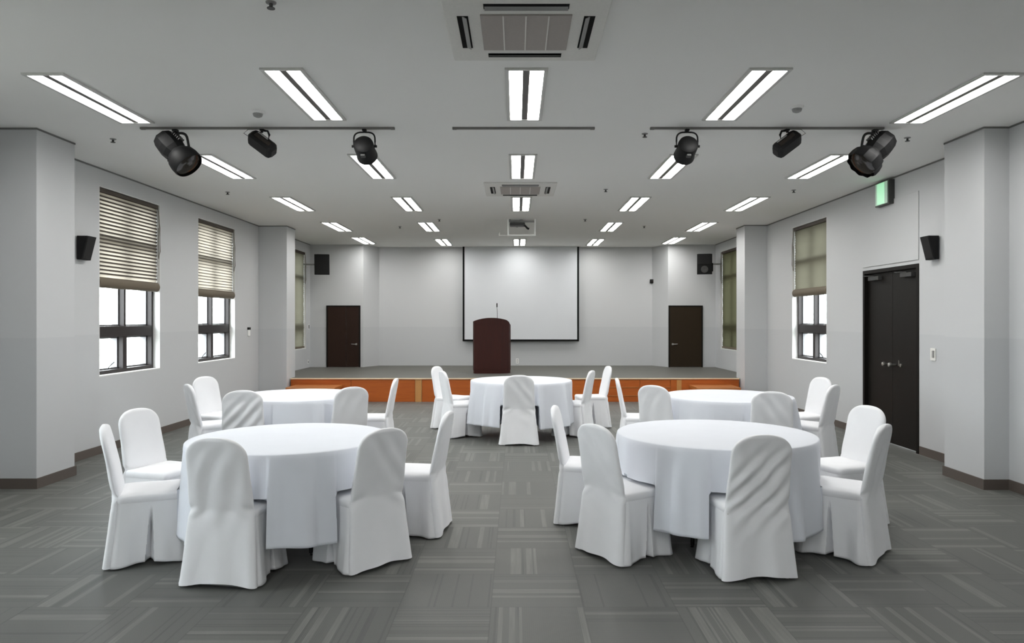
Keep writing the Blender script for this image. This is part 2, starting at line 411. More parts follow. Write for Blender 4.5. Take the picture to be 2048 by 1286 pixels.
# ------------------------------------------------------------------ windows and blinds
def make_window(n, side, y0, y1, lab):
    s = -1 if side == 'L' else 1
    xw = XL if side == 'L' else XR
    z0, z1 = WIN_Z
    root = empty('window_%d' % n, (xw, (y0 + y1) / 2, z0), label=lab, cat='window', kind='structure')
    def X(a, b):               # depths outward from the room face
        lo, hi = sorted((s * a, s * b)); return lo, hi
    W = (y1 - y0) / 2; H = z1 - z0
    fx0, fx1 = X(0.09, 0.155)
    f = MB(); ft = 0.055
    f.box(fx0, fx1, -W, -W + ft, 0, H); f.box(fx0, fx1, W - ft, W, 0, H); f.box(fx0, fx1, -W + ft, W - ft, 0, ft); f.box(fx0, fx1, -W + ft, W - ft, H - ft, H)
    f.obj('window_frame', M['frame'], root)
    zt = 0.52
    MB().box(fx0, fx1, -W + ft, W - ft, zt - .065, zt + .065, bev=.004).obj('transom', M['frame'], root)
    MB().box(fx0, fx1, -W + ft, W - ft, 1.60, 1.69).obj('transom', M['frame'], root)
    MB().box(fx0, fx1, -.022, .022, zt + .065, H - ft).obj('mullion', M['frame'], root)
    MB().box(fx0, fx1, -.045, .045, ft, zt - .065).obj('mullion', M['frame'], root)
    # outer aluminium sash returns, seen as grey strips beside the dark bars
    ax0, ax1 = X(0.155, 0.235)
    for (ya, yb, za, zb) in ((-W + ft, -.022, zt + .065, H - ft), (.022, W - ft, zt + .065, H - ft), (-W + ft, -.045, ft, zt - .065), (.045, W - ft, ft, zt - .065)):
        a = MB(); t_ = .02
        a.box(ax0, ax1, ya, ya + t_, za, zb); a.box(ax0, ax1, yb - t_, yb, za, zb); a.box(ax0, ax1, ya + t_, yb - t_, za, za + t_); a.box(ax0, ax1, ya + t_, yb - t_, zb - t_, zb)
        sash = a.obj('sash', M['alu'], root)
        gx0, gx1 = X(0.168, 0.174)
        MB().box(gx0, gx1, ya + t_, yb - t_, za + t_, zb - t_).obj('glass_pane', M['glass'], sash)
    # reveal lining and sill
    rx0, rx1 = X(0.0, 0.09)
    MB().box(rx0, rx1, -W, W, 0.0, 0.012).obj('window_sill', M['whitetrim'], root)
    r = MB(); r.box(rx0, rx1, -W, -W + .008, .012, H); r.box(rx0, rx1, W - .008, W, .012, H); r.box(rx0, rx1, -W + .008, W - .008, H - .008, H)
    r.obj('window_lining', M['whitetrim'], root)
    # little stay arm on the lower sash
    MB().tube([(s * .085, -W * .55, ft + .01), (s * .08, -W * .5, ft + .05), (s * .075, -W * .38, ft + .09)], .005).obj('stay_arm', M['black'], root)
    return root
def make_blind(side, y0, y1, bottom, mat, batten, lab, roll=True):
    s = -1 if side == 'L' else 1
    xw = XL if side == 'L' else XR
    ztop = WIN_Z[1] - .012
    yc, W = (y0 + y1) / 2, (y1 - y0) / 2 - .014
    root = empty('window_blind', (xw + s * .045, yc, ztop), label=lab, cat='blind', group='fabric blinds over the windows')
    MB().box(-.03, .03, -W, W, -.05, 0, bev=.004).obj('headrail', M['batten'], root)
    H = ztop - bottom
    loops = []
    nz = int(H / .0225)
    for i in range(nz + 1):
        z = -.05 - (H - .05) * i / nz
        dx = (.004 if i % 2 else -.004) + .003 * math.sin(i * .7)
        loops.append([(dx * -s, y, z) for y in [-W + 2 * W * k / 12 for k in range(13)]])
    m = MB().loft(loops, False)
    m.obj('fabric_panel', mat, root, True, angle=80)
    if batten:
        b = MB(); z = -.09
        while z > -H + .1:
            b.box(-.012, .012, -W + .003, W - .003, z - batten, z + batten); z -= .0455
        b.obj('battens', M['batten'], root)
    if roll:
        prof = [(.0, -W), (.05, -W), (.055, -W + .02), (.055, W - .02), (.05, W), (.0, W)]
        T = Matrix.Translation((-s * .012, 0, -H + .02)) @ Matrix.Rotation(-PI / 2, 4, 'X') @ Matrix.Diagonal((.8, 1.15, 1, 1))
        MB().lathe([p for p in prof if p[0] > 0], T, 24).obj('bottom_roll', M['blindroll'], root, True)
    else:
        MB().box(-.015, .015, -W, W, -H - .03, -H + .01, bev=.004).obj('bottom_rail', M['blindroll'], root)
    # bead cord with its hook
    MB().tube([(-s * .03, W - .02, -.02), (-s * .05, W + .0, -.3), (-s * .052, W + .004, -.62), (-s * .03, W + .004, -.72), (-s * .03, W - .0, -.3)], .004, 6).obj('pull_cord', M['blindroll'], root)
    return root
make_window(1, 'L', *winL[0], 'dark-framed window nearest the near pier, half covered by a striped blind')
make_window(2, 'L', *winL[1], 'dark-framed window between the striped-blind window and the far pier')
make_window(3, 'L', *winL[2], 'tall narrow-looking window on the stage beside the plain brown double door')
make_window(7, 'L', *winL[3], 'added unseen window in the three-window wall nearest the viewer, behind the near pier')
make_window(4, 'R', *winR[0], 'dark-framed window between the black double door and the far pier')
make_window(5, 'R', *winR[1], 'tall window on the stage covered by a dark olive blind')
make_blind('L', *winL[0], 1.98, M['blind_cream'], .0085, 'cream blind with bold dark horizontal stripes, nearest the near pier')
make_blind('L', *winL[1], 1.96, M['blind_cream'], .0035, 'cream blind with faint fine stripes, second along the wall with three windows')
make_blind('L', *winL[2], 0.95, M['blind_olive'], 0, 'grey-olive blind on the stage beside the plain brown double door', False)
make_blind('R', *winR[0], 1.99, M['blind_olive'], 0, 'plain olive blind with rolled brown hem beside the black double door')
make_blind('R', *winR[1], 0.95, M['blind_dark'], 0, 'dark olive blind on the stage beside the olive-brown single door', False)

# ------------------------------------------------------------------ doors
def lever(parent, p, sx, d=-1):
    """lever handle on a door lying in the XZ plane"""
    m = MB(); m.cyl((p[0], p[1], p[2]), (p[0], p[1] + d * .045, p[2]), .022, .022, 16)
    m.tube([(p[0], p[1] + d * .045, p[2]), (p[0] + sx * .03, p[1] + d * .05, p[2]), (p[0] + sx * .11, p[1] + d * .05, p[2] + .004)], .009)
    return m.obj('door_handle', M['steel'], parent, True)
def stage_door(n, x0, x1, mat, double, handle_right, lab):
    z0, z1 = STAGE_H, 1.898
    root = empty('door_%d' % n, ((x0 + x1) / 2, YDOOR, z0), label=lab, cat='door', kind='structure')
    W, H = (x1 - x0) / 2, z1 - z0; ft = .028
    f = MB(); f.box(-W, -W + ft, -.03, .0, 0, H); f.box(W - ft, W, -.03, .0, 0, H); f.box(-W + ft, W - ft, -.03, .0, H - ft, H)
    f.obj('door_frame', M['doorframe'], root)
    if double:
        MB().box(-W + ft, .0 + .058, -.022, 0, .006, H - ft, bev=.003).obj('door_leaf', mat, root)
        leaf = MB().box(.064, W - ft, -.022, 0, .006, H - ft, bev=.003).obj('door_leaf', mat, root)
    else:
        leaf = MB().box(-W + ft, W - ft, -.022, 0, .006, H - ft, bev=.003).obj('door_leaf', mat, root)
    lever(leaf, ((W - .09 if handle_right else -W + .09), -.022, .54), -1 if handle_right else 1)
stage_door(1, *DL, M['doorbrown'], True, True, 'dark brown two-leaf door on the stage beneath the single-box loudspeaker')
stage_door(2, *DR, M['doorolive'], False, False, 'dark olive-brown single door on the stage beneath the small black wall sensor')
# black double door in the side wall
yc = sum(DOOR_Y) / 2; W = (DOOR_Y[1] - DOOR_Y[0]) / 2
root = empty('door_3', (XR, yc, 0), label='tall black-brown double door with steel handles below the exit sign', cat='door', kind='structure')
f = MB(); f.box(-.012, .1, -W, -W + .045, 0, DOOR_TOP); f.box(-.012, .1, W - .045, W, 0, DOOR_TOP); f.box(-.012, .1, -W + .045, W - .045, DOOR_TOP - .045, DOOR_TOP)
f.obj('door_frame', M['doorframe'], root)
leaves = []
for (ya, yb) in ((-W + .045, -.002), (.002, W - .045)):
    leaves.append(MB().box(.04, .085, ya, yb, .006, DOOR_TOP - .045, bev=.003).obj('door_leaf', M['doorblack'], root))
for lf, y in ((leaves[0], -.075), (leaves[1], .075)):
    m = MB(); m.cyl((.04, y, 1.0), (-.02, y, 1.0), .012); m.lathe([(.006, 0), (.024, .006), (.03, .022), (.024, .04), (.008, .046)], Matrix.Translation((-.01, y, 1.0)) @ Matrix.Rotation(-PI / 2, 4, 'Y'), 20)
    m.obj('door_knob', M['steel'], lf, True)
m = MB(); m.lathe([(.02, 0), (.02, .012)], Matrix.Translation((.04, .0 - .2, 1.0)) @ Matrix.Rotation(-PI / 2, 4, 'Y'), 20); m.box(.03, .04, -.165, -.155, .99, 1.06)
m.obj('lock_plate', M['steel'], leaves[0], True)
for lf, y0, y1 in ((leaves[0], -.52, -.27), (leaves[1], .25, .52)):
    m = MB(); m.box(-.015, .04, y0, y1, 2.075, 2.125, bev=.004); m.tube([(-.005, (y0 + y1) / 2, 2.13), (-.09, (y0 + y1) / 2 + .1, 2.135), (-.01, (y0 + y1) / 2 + .2, 2.14)], .007, 8)
    m.obj('door_closer', M['darkgrey'], lf)

# ------------------------------------------------------------------ stage
SX0, SX1 = XL, XR
root = empty('stage', (0, STAGE_Y, 0), label='low stage with grey carpet deck and orange wooden front', cat='stage')
d = MB()
d.prism([(-4.30, .03), (4.24, .03), (4.24, .27), (XR - .002, .27), (XR - .002, YDOOR - STAGE_Y), (jr[0], YDOOR - STAGE_Y - .001), (jr[1], YB - STAGE_Y - .001), (jl[1], YB - STAGE_Y - .001), (jl[0], YDOOR - STAGE_Y - .001), (XL + .002, YDOOR - STAGE_Y), (XL + .002, .37), (-4.30, .37)], 0.02, STAGE_H)
d.obj('deck', M['stage_carpet'], root)
MB().box(-4.30, 4.24, -.02, .03, STAGE_H - .022, STAGE_H + .001, bev=.004).obj('nosing', M['nosing'], root)
xs = [-4.30, -3.15, -1.93, -1.80, -.62, .55, 1.30, 1.72, 2.35, 2.93, 4.24]
for a, b_ in zip(xs, xs[1:]):
    thin = b_ - a < .2
    MB().box(a + .003, b_ - .003, .0 if thin else .006, .03, .0, STAGE_H - .022, bev=.002).obj('front_stile' if thin else 'front_panel', M['stagelight'] if thin else M['stagewood'], root)
q = MB()
for z in (.11, .27): q.box(1.74, 2.93, -.006, .006, z, z + .015)
q.obj('front_rail', M['stepwood'], root)
q = MB(); q.box(3.05, 3.14, .0, .02, .02, .42); q.obj('front_stile', M['stagelight'], root)
for x0, x1, lab in ((-4.20, -3.30, 'wooden step against the stage front below the two-leaf brown door'), (3.28, 4.08, 'wooden step against the stage front below the olive-brown single door')):
    r = empty('stage_step', ((x0 + x1) / 2, STAGE_Y - .31, 0), label=lab, cat='step', group='wooden steps up to the stage')
    w = (x1 - x0) / 2
    MB().box(-w, w, -.30, .28, .275, .33, bev=.008).obj('tread', M['stepwood'], r)
    MB().box(-w + .02, w - .02, -.27, -.24, 0, .275).obj('riser', M['stagewood'], r)
    for sx in (-1, 1): MB().box(sx * (w - .02) - .015, sx * (w - .02) + .015, -.24, .28, 0, .275).obj('side_panel', M['stagewood'], r)

# projection screen
root = empty('projection_screen', (.105, YB - .12, HC), label='large white projection screen with black border behind the lectern', cat='projection screen')
zb = 1.047 - HC
MB().box(-1.36, 1.36, -.012, -.006, zb + .04, -.002).obj('screen_fabric', M['screen'], root)
f = MB()
f.box(-1.405, -1.36, -.014, -.004, zb, -.002); f.obj('black_border', M['dark'], root)
MB().box(1.36, 1.405, -.014, -.004, zb, -.002).obj('black_border', M['dark'], root)
MB().box(-1.405, 1.405, -.024, .006, zb - .005, zb + .04, bev=.006).obj('bottom_bar', M['dark'], root)

# lectern
root = empty('lectern', (-.513, 14.95, STAGE_H + .002), label='dark mahogany lectern with arched top and thin microphone on the stage', cat='lectern')
plan = [(-.388, -.12), (-.36, -.19), (.19, -.22), (.355, -.13), (.388, -.04), (.388, .24), (-.388, .24)]
def topz(x, y):
    return 1.15 - .075 * (abs(x) / .388) ** 2.2 - (.10 if x > .38 else 0) * .25
b = MB(); b.loft([[(x, y, z) for x, y in plan] for z in (.07, .9)] + [[(x, y, topz(x, y) - .045) for x, y in plan]], True, True, False)
b.obj('body', M['mahogany'], root)
MB().prism([(x * .985, y * .96 + .005) for x, y in plan], 0, .07).obj('plinth', M['mahogany'], root)
# arched front cap
n = 24; top = []
for k in range(n + 1):
    x = -.388 + .776 * k / n
    top.append((x, topz(x, 0) - (.05 * max(0, (x - .3) / .088) ** 2)))
def yfront(x):
    pts = plan[:5]
    for (xa, ya), (xb, yb_) in zip(pts, pts[1:]):
        if xa <= x <= xb: return ya + (yb_ - ya) * (x - xa) / (xb - xa)
    return -.04
c = MB()
c.loft([[(x, yfront(x) - .004, z) for x, z in top], [(x, yfront(x) - .004, 1.0) for x, z in top]], False)
c.loft([[(x, yfront(x) - .004, z) for x, z in top], [(x, .24, z - .02) for x, z in top]], False)
c.loft([[(x, .24, z - .02) for x, z in top], [(x, .24, 1.0) for x, z in top]], False)
c.obj('top_cap', M['mahogany'], root, True)
mic = MB().tube([(.11, .0, 1.13), (.11, -.005, 1.25), (.105, -.01, 1.37)], .005, 8).obj('microphone_stem', M['darkgrey'], root, True)
MB().lathe([(.006, 0), (.012, .006), (.012, .075), (.007, .088)], Matrix.Translation((.105, -.01, 1.37)), 16).obj('microphone_head', M['black'], mic, True)

# ------------------------------------------------------------------ chairs
def round_rect(hw, yb, yf, r, flare=0.0, counts=(40, 110, 34, 110), cc=8):
    """points (x,y,nx,ny,side,t) clockwise from back-left; sides: 0 back, 1 right, 2 front, 3 left"""
    out = []
    cor = [(-hw + r, yb + r, PI, 1.5 * PI), (hw - r, yb + r, 1.5 * PI, 2 * PI), (hw - r, yf - r, 0, .5 * PI), (-hw + r, yf - r, .5 * PI, PI)]
    ends = [((-hw + r, yb), (hw - r, yb), (0, -1)), ((hw, yb + r), (hw, yf - r), (1, 0)), ((hw - r, yf), (-hw + r, yf), (0, 1)), ((-hw, yf - r), (-hw, yb + r), (-1, 0))]
    for s in range(4):
        cx, cy, a0, a1 = cor[s]
        for i in range(cc):
            a = a0 + (a1 - a0) * i / cc
            d = flare
            out.append((cx + (r + d) * math.cos(a), cy + (r + d) * math.sin(a), math.cos(a), math.sin(a), s, -1 if i < cc / 2 else 0))
        (xa, ya), (xb, yb_), nrm = ends[s]
        n = counts[s]
        for i in range(n):
            t = i / n
            e = flare * (abs(2 * t - 1) ** 3)
            out.append((xa + (xb - xa) * t + nrm[0] * e, ya + (yb_ - ya) * t + nrm[1] * e, nrm[0], nrm[1], s, t))
    return out

VAR = [dict(amp=.006, ang=.35, fr=7, ph=.3, sh=.012, seed=1), dict(amp=.021, ang=.80, fr=10.5, ph=1.2, sh=.014, seed=5),
       dict(amp=.007, ang=-.7, fr=7, ph=2.1, sh=.014, seed=9), dict(amp=.003, ang=.2, fr=8, ph=4.0, sh=.008, seed=13)]
def chair_meshes(v):
    P = VAR[v]; sd = P['seed']
    # skirt
    loops = []; NS = 26
    for k in range(NS + 1):
        s = k / NS; f = s ** 1.15
        hw, yb, yf = .203 + .028 * f, -.172 - .040 * f, .208 + .018 * f
        pts = round_rect(hw, yb, yf, .03 + .012 * s, .016 * f)
        lp = []
        for i, (x, y, nx, ny, side, t) in enumerate(pts):
            ang = i / len(pts) * 2 * PI
            w = P['sh'] * f * (.55 * math.sin(5 * ang + sd) + .3 * math.sin(9 * ang + 2.1 * sd)) + .012 * f * noise.noise(Vector((x * 9, y * 9, sd + s * 1.1)))
            if t >= 0:
                w -= P['sh'] * .9 * f * math.sin(PI * t) * (.6 if side in (1, 3) else 1.0)
                if side in (1, 3):                                   # inverted box pleat half way along each side
                    tc = .52 if side == 1 else .48
                    wid = .012 + .060 * s
                    dd = abs(t - tc) / wid
                    if dd < 1 and s > .16: w -= .085 * min(1, (s - .16) / .35) * (1 - dd) ** .6
            lift = .010
            if t >= 0: lift += (.030 if side == 0 else .014) * math.sin(PI * t) ** 1.4 * (.6 + .6 * abs(math.sin(sd + side)))
            zb = lift
            zt_ = .425
            z = zt_ + (zb - zt_) * s
            lp.append((x + nx * w, y + ny * w, z))
        loops.append(lp)
    skirt = MB().loft(loops, True).mesh('skirt', M['chair'], True, 60)
    # seat cushion under the cover
    L = []
    for hw, ya, yf, z, r in ((.200, -.175, .206, .395, .03), (.2065, -.178, .211, .405, .035), (.2085, -.18, .214, .425, .04), (.206, -.177, .211, .440, .042), (.196, -.172, .202, .450, .045), (.12, -.12, .14, .455, .06), (.03, -.03, .04, .457, .02)):
        L.append([(x, y, z + (.004 * noise.noise(Vector((x * 6, y * 6, sd))) if z > .44 else 0)) for x, y, *_ in round_rect(hw, ya, yf, r, 0, (14, 14, 14, 14), 6)])
    seat = MB().loft(L, True, False, True).mesh('seat', M['chair'], True, 60)
    # backrest: arched shell, leaning back, with drape creases on its rear face
    rows = []; prof = []
    def half_t(z): return .027 - .006 * max(0, (z - .43) / .45) + .004 * max(0, (.43 - z) / .43)
    def mid_y(z):
        u = max(0, (z - .45) / .43); d = max(0, (.45 - z) / .45)
        return -.178 - .084 * u ** 1.12 - .040 * d ** 1.25
    zs_ = [.012 + .428 * i / 26 for i in range(27)] + [.44 + (.762 - .44) * (i + 1) / 34 for i in range(34)]
    for z in zs_:
        d = max(0, (.45 - z) / .45)
        w = .2035 - .015 * min(1, max(0, (z - .43) / .2)) + .003 * math.sin(PI * min(1, max(0, (z - .45) / .3))) + .036 * d ** 1.2 - .005 * math.exp(-((z - .44) / .04) ** 2)
        prof.append((z, w, half_t(z), mid_y(z)))
    w1 = prof[-1][1]
    for i in range(1, 17):
        a = PI / 2 * i / 16
        z = .762 + .118 * math.sin(a)
        prof.append((z, w1 * max(.012, math.cos(a)) ** .80, half_t(z) * (1 if i < 11 else max(.3, 1 - (i - 10) / 9)), mid_y(z)))
    nb = 34
    for z, w, th, yc in prof:
        lp = []
        for i in range(nb + 1):                                      # rear, left to right
            q = math.sin(-PI / 2 + PI * i / nb) * .75 + (2 * i / nb - 1) * .25
            x = q * w; dep = th * max(0, 1 - abs(q) ** 9) ** .5
            ca, sa = math.cos(P['ang']), math.sin(P['ang'])
            lowz = max(0, (.45 - z) / .45)
            c_ = x * ca - (z - .6) * sa
            am = P['amp'] * (1.0 if z < .78 else max(0, 1 - (z - .78) / .07)) * (1 - min(1, 2.0 * lowz)) * min(1, z / .08) * (1 - q ** 4)
            fold = am * (math.sin(c_ * P['fr'] * 2 * PI + P['ph'] + 2.5 * noise.noise(Vector((x * 4, z * 4, sd)))) * (.55 + .6 * noise.noise(Vector((x * 3 + 7, z * 3, sd)))) + .7 * noise.noise(Vector((x * 12, z * 7, sd + 3))))
            # the cover is drawn in at the waist and pulls into short creases there
            pinch = math.exp(-((z - .43) / .05) ** 2) * abs(q) ** 2
            fold += -.010 * pinch + .007 * pinch * math.sin(70 * (z - .43) + 9 * abs(q) + sd)
            fold += P['sh'] * lowz * (.9 * noise.noise(Vector((x * 7, .3 * z, sd + 40))) + .5 * math.sin(2.2 * PI * q + sd))
            lift = (.026 * math.cos(q * PI / 2) ** 1.4 * (.5 + .5 * abs(math.sin(sd)))) * max(0, 1 - z / .2)
            lp.append((x, yc - dep - fold, z + lift))
        for i in range(1, nb):                                       # front, right to left
            q = math.sin(PI / 2 - PI * i / nb) * .75 + (1 - 2 * i / nb) * .25
            x = q * w; dep = th * max(0, 1 - abs(q) ** 9) ** .5
            lp.append((x, yc + dep + .003 * noise.noise(Vector((x * 7, z * 7, sd + 20))), z))
        rows.append(lp)
    back = MB().loft(rows, True, True, True).mesh('backrest', M['chair'], True, 65)
    return skirt, seat, back
leg_me = MB().lathe([(.016, 0), (.014, .01), (.012, .40)], None, 12).mesh('leg', M['leg'], True)
LEGS = ((-.185, -.18), (.185, -.18), (-.185, .19), (.185, .19))
def make_chair(v):
    sk, se, ba = chair_meshes(v)
    root = empty('banquet_chair')
    for nm, me in (('seat', se), ('backrest', ba), ('skirt', sk)):
        o = bpy.data.objects.new(nm, me); C.objects.link(o); o.parent = root
        if nm == 'skirt':
            md = o.modifiers.new('cloth_thickness', 'SOLIDIFY'); md.thickness = .003; md.offset = -1
    for x, y in LEGS:
        o = bpy.data.objects.new('leg', leg_me); C.objects.link(o); o.parent = root; o.location = (x, y, 0)
    return root
protos = [make_chair(i) for i in range(4)]
used = [False] * 4

TABLES = {   # centre, radius
    'FL': (-1.56, 4.94, .67), 'FR': (1.42, 5.12, .69), 'CE': (.064, 9.65, .68), 'BL': (-2.36, 7.74, .67), 'BR': (2.26, 7.66, .67)}
G = {'FL': 'covered chairs around the table nearest the striped blind', 'FR': 'covered chairs around the table nearest the black double door',
     'CE': 'covered chairs around the table before the lectern', 'BL': 'covered chairs around the table by the fine-striped blind', 'BR': 'covered chairs around the table by the olive blind window'}
CHAIRS = [  # table, x, y, facing (degrees clockwise from +Y), variant, label
    ('FL', -1.71, 4.37, 6, 0, 'white covered chair back-on to the viewer, at the front table nearest the striped blind'),
    ('FL', -1.01, 4.65, -47, 2, 'white covered chair turned diagonally, plain back, at the front table near the striped blind'),
    ('FL', -0.76, 5.33, -83, 3, 'white covered chair seen side-on at the aisle side of the table nearest the striped blind'),
    ('FL', -2.43, 4.73, 66, 0, 'white covered chair seen side-on from its skirt side, closest chair to the near left pier'),
    ('FL', -2.66, 5.40, 108, 3, 'white covered chair showing its inner back below the striped blind'),
    ('FR', 1.43, 4.48, -6, 1, 'white covered chair with deep diagonal creases across its back'),
    ('FR', .72, 4.80, 56, 2, 'white covered chair with a dark open side pleat, beside the centre aisle'),
    ('FR', 0.555, 5.61, 100, 3, 'white covered chair edge-on behind the open-pleat chair, beside the centre aisle'),
    ('FR', 2.20, 4.82, -49, 0, 'white covered chair with rear angled toward the black double door, closest to it in front'),
    ('FR', 2.54, 5.58, -108, 3, 'white covered chair showing its inner back directly before the black double door'),
    ('CE', 0.030, 9.070, 0, 2, 'white covered chair standing back-on in front of the table before the lectern'),
    ('CE', -0.75, 9.64, 68, 3, 'white covered chair at the lectern table, nearer of the two on its window side'),
    ('CE', -.93, 10.38, 110, 0, 'white covered chair at the lectern table, mostly hidden behind its window-side neighbour'),
    ('CE', .77, 9.70, -70, 0, 'white covered chair at the lectern table, nearer of the two on its door side'),
    ('CE', 1.10, 10.50, -98, 3, 'white covered chair at the lectern table, slim and edge-on against the orange stage front'),
    ('BL', -3.27, 7.72, 52, 2, 'white covered chair leaning edge-on near the baseboard below the fine-striped blind'),
    ('BL', -2.700, 7.151, -12, 1, 'white covered chair back-on directly behind the table nearest the striped blind'),
    ('BL', -3.51, 8.48, 114, 3, 'white covered chair with smooth inner back nearest the wall below the fine-striped blind'),
    ('BL', -1.823, 7.453, -38, 0, 'white covered chair with grey rounded back, right of the fine-striped-blind table, facing away'),
    ('BL', -1.66, 8.3, -92, 3, 'white covered chair leaning edge-on against the orange stage front, window side of the aisle'),
    ('BR', 1.43, 8.32, 95, 3, 'thin edge-on white chair against the stage front, aisle side, by the olive-blind table'),
    ('BR', 1.582, 7.633, 39, 0, 'white covered chair with smooth rounded back, aisle side of the table by the olive blind'),
    ('BR', 2.490, 7.041, 14, 2, 'white covered chair back-on directly behind the table nearest the black double door'),
    ('BR', 3.14, 7.66, -47, 3, 'white covered chair with tall narrow rear between olive blind table and black double door'),
    ('BR', 3.37, 8.41, -105, 0, 'white covered chair with small inner back nearest the wall under the olive blind window'),
]
foot = {k: [] for k in TABLES}
for (tb, x, y, psi, v, lab) in CHAIRS:
    if not used[v]: o = protos[v]; used[v] = True
    else: o = copy_tree(protos[v])
    o.location = (x, y, 0); o.rotation_euler = (0, 0, -math.radians(psi))
    tag(o, lab, 'chair', G[tb])
    foot[tb].append((x, y, math.radians(psi)))

# ------------------------------------------------------------------ tables and cloths
def seat_paths(cx, cy, R, NA, chairs, hw, yb, yf):
    """where a seat is pushed under the rim the cloth follows the seat's edge: column -> (x, y) about the table centre"""
    out = {}
    circ = lambda a: Vector((R * math.cos(a), R * math.sin(a)))
    for (x, y, psi) in chairs:
        lat, fac = Vector((math.cos(psi), -math.sin(psi))), Vector((math.sin(psi), math.cos(psi)))
        o = Vector((x - cx, y - cy))
        inside = []
        for i in range(NA):
            d = circ(2 * PI * i / NA) - o
            inside.append(abs(d.dot(lat)) < hw and yb < d.dot(fac) < yf)
        if not any(inside) or all(inside): continue
        i = next(k for k in range(NA) if inside[k] and not inside[k - 1])
        n = 0
        while inside[(i + n) % NA]: n += 1
        A, B = circ(2 * PI * (i - 1) / NA), circ(2 * PI * (i + n) / NA)
        cor = [o + lat * sx * hw + fac * yy for sx, yy in ((-1, yf), (1, yf))]
        cor = [c for c in cor if c.length < R - .005]
        if len(cor) == 2 and (cor[0] - A).length > (cor[1] - A).length: cor.reverse()
        path = [A] + cor + [B]
        seg = [(q - p).length for p, q in zip(path, path[1:])]; L = sum(seg)
        for k in range(n):
            t = L * (k + 1) / (n + 1)
            for p, q, l in zip(path, path[1:], seg):
                if t <= l: break
                t -= l
            out[(i + k) % NA] = p + (q - p) * min(1, t / l)
    return out
TZ = .745
def make_table(key, lab, clab, seed):
    cx, cy, R = TABLES[key]
    t = empty('round_table', (cx, cy, 0), label=lab, cat='table', group='round banquet tables')
    MB().lathe([(R - .012, TZ - .03), (R - .006, TZ - .025), (R - .006, TZ - .004), (R - .012, TZ)], None, 96).obj('tabletop', M['tabletop'], t, True)
    NA = 432
    tuck = seat_paths(cx, cy, R + .055, NA, foot[key], .246, -.30, .242)
    capmin = min([p.length for p in tuck.values()] + [.5])
    lr = min(.30, max(.10, capmin - .06))
    for a in (45, 135, 225, 315):
        q = math.radians(a)
        MB().tube([(lr * .8 * math.cos(q), lr * .8 * math.sin(q), TZ - .03), (lr * math.cos(q), lr * math.sin(q), .015), (lr * math.cos(q), lr * math.sin(q), 0)], .014, 10).obj('leg', M['tableleg'], t, True)
    rr = random.Random(seed)
    ks = [(rr.choice((7, 8, 9)), rr.uniform(0, 6.3), 1.0), (rr.choice((12, 13, 14)), rr.uniform(0, 6.3), .8), (rr.choice((19, 21, 23)), rr.uniform(0, 6.3), .45), (31, rr.uniform(0, 6.3), .2)]
    loops = []
    for r in (.02, R * .25, R * .5, R * .75, R * .92):
        loops.append([(r * math.cos(2 * PI * i / NA), r * math.sin(2 * PI * i / NA), TZ + .003) for i in range(NA)])
    for a in (0, 30, 60):                                           # rounded rim
        q = math.radians(a)
        r = R - .008 + .010 * math.sin(q); z = TZ + .003 - .010 * (1 - math.cos(q))
        loops.append([(r * math.cos(2 * PI * i / NA), r * math.sin(2 * PI * i / NA), z) for i in range(NA)])
    drop = .545; NR = 30
    for k in range(1, NR + 1):
        s = k / NR; lp = []
        for i in range(NA):
            ph = 2 * PI * i / NA
            fold = sum(am * math.sin(n_ * ph + p_ + .5 * math.sin(2 * ph + p_)) for n_, p_, am in ks)
            fold = fold * .5 + .35 * abs(fold)
            r = R + .004 + .045 * s ** .8 + .020 * s ** .8 * 1.9 * fold
            z = TZ - .008 - (drop + .012 * math.sin(3 * ph + seed) - .006 * fold) * s
            if i in tuck: r = R + .004
            if i in tuck and z < .480:
                p = tuck[i]; lp.append((p.x, p.y, .468 if z > .455 else z)); continue
            lp.append((r * math.cos(ph), r * math.sin(ph), z))
        loops.append(lp)
    o = MB().loft(loops, True, True, False).obj('tablecloth', M['cloth'], None, True, (cx, cy, 0), 70)
    md = o.modifiers.new('cloth_thickness', 'SOLIDIFY'); md.thickness = .002; md.offset = 1
    tag(o, clab, 'tablecloth', 'white round tablecloths')
make_table('FL', 'round banquet table in front nearest the striped-blind window, hidden by its cloth', 'white cloth hanging over the front table nearest the striped-blind window', 3)
make_table('FR', 'round banquet table in front nearest the black double door, hidden by its cloth', 'white cloth hanging over the front table nearest the black double door', 11)
make_table('CE', 'round banquet table standing before the lectern and stage', 'white cloth hanging over the table before the lectern', 5)
make_table('BL', 'round banquet table in the second row, below the fine-striped blind', 'white cloth hanging over the second-row table below the fine-striped blind', 8)
make_table('BR', 'round banquet table in the second row, below the olive-blind side window', 'white cloth hanging over the second-row table below the olive-blind side window', 17)

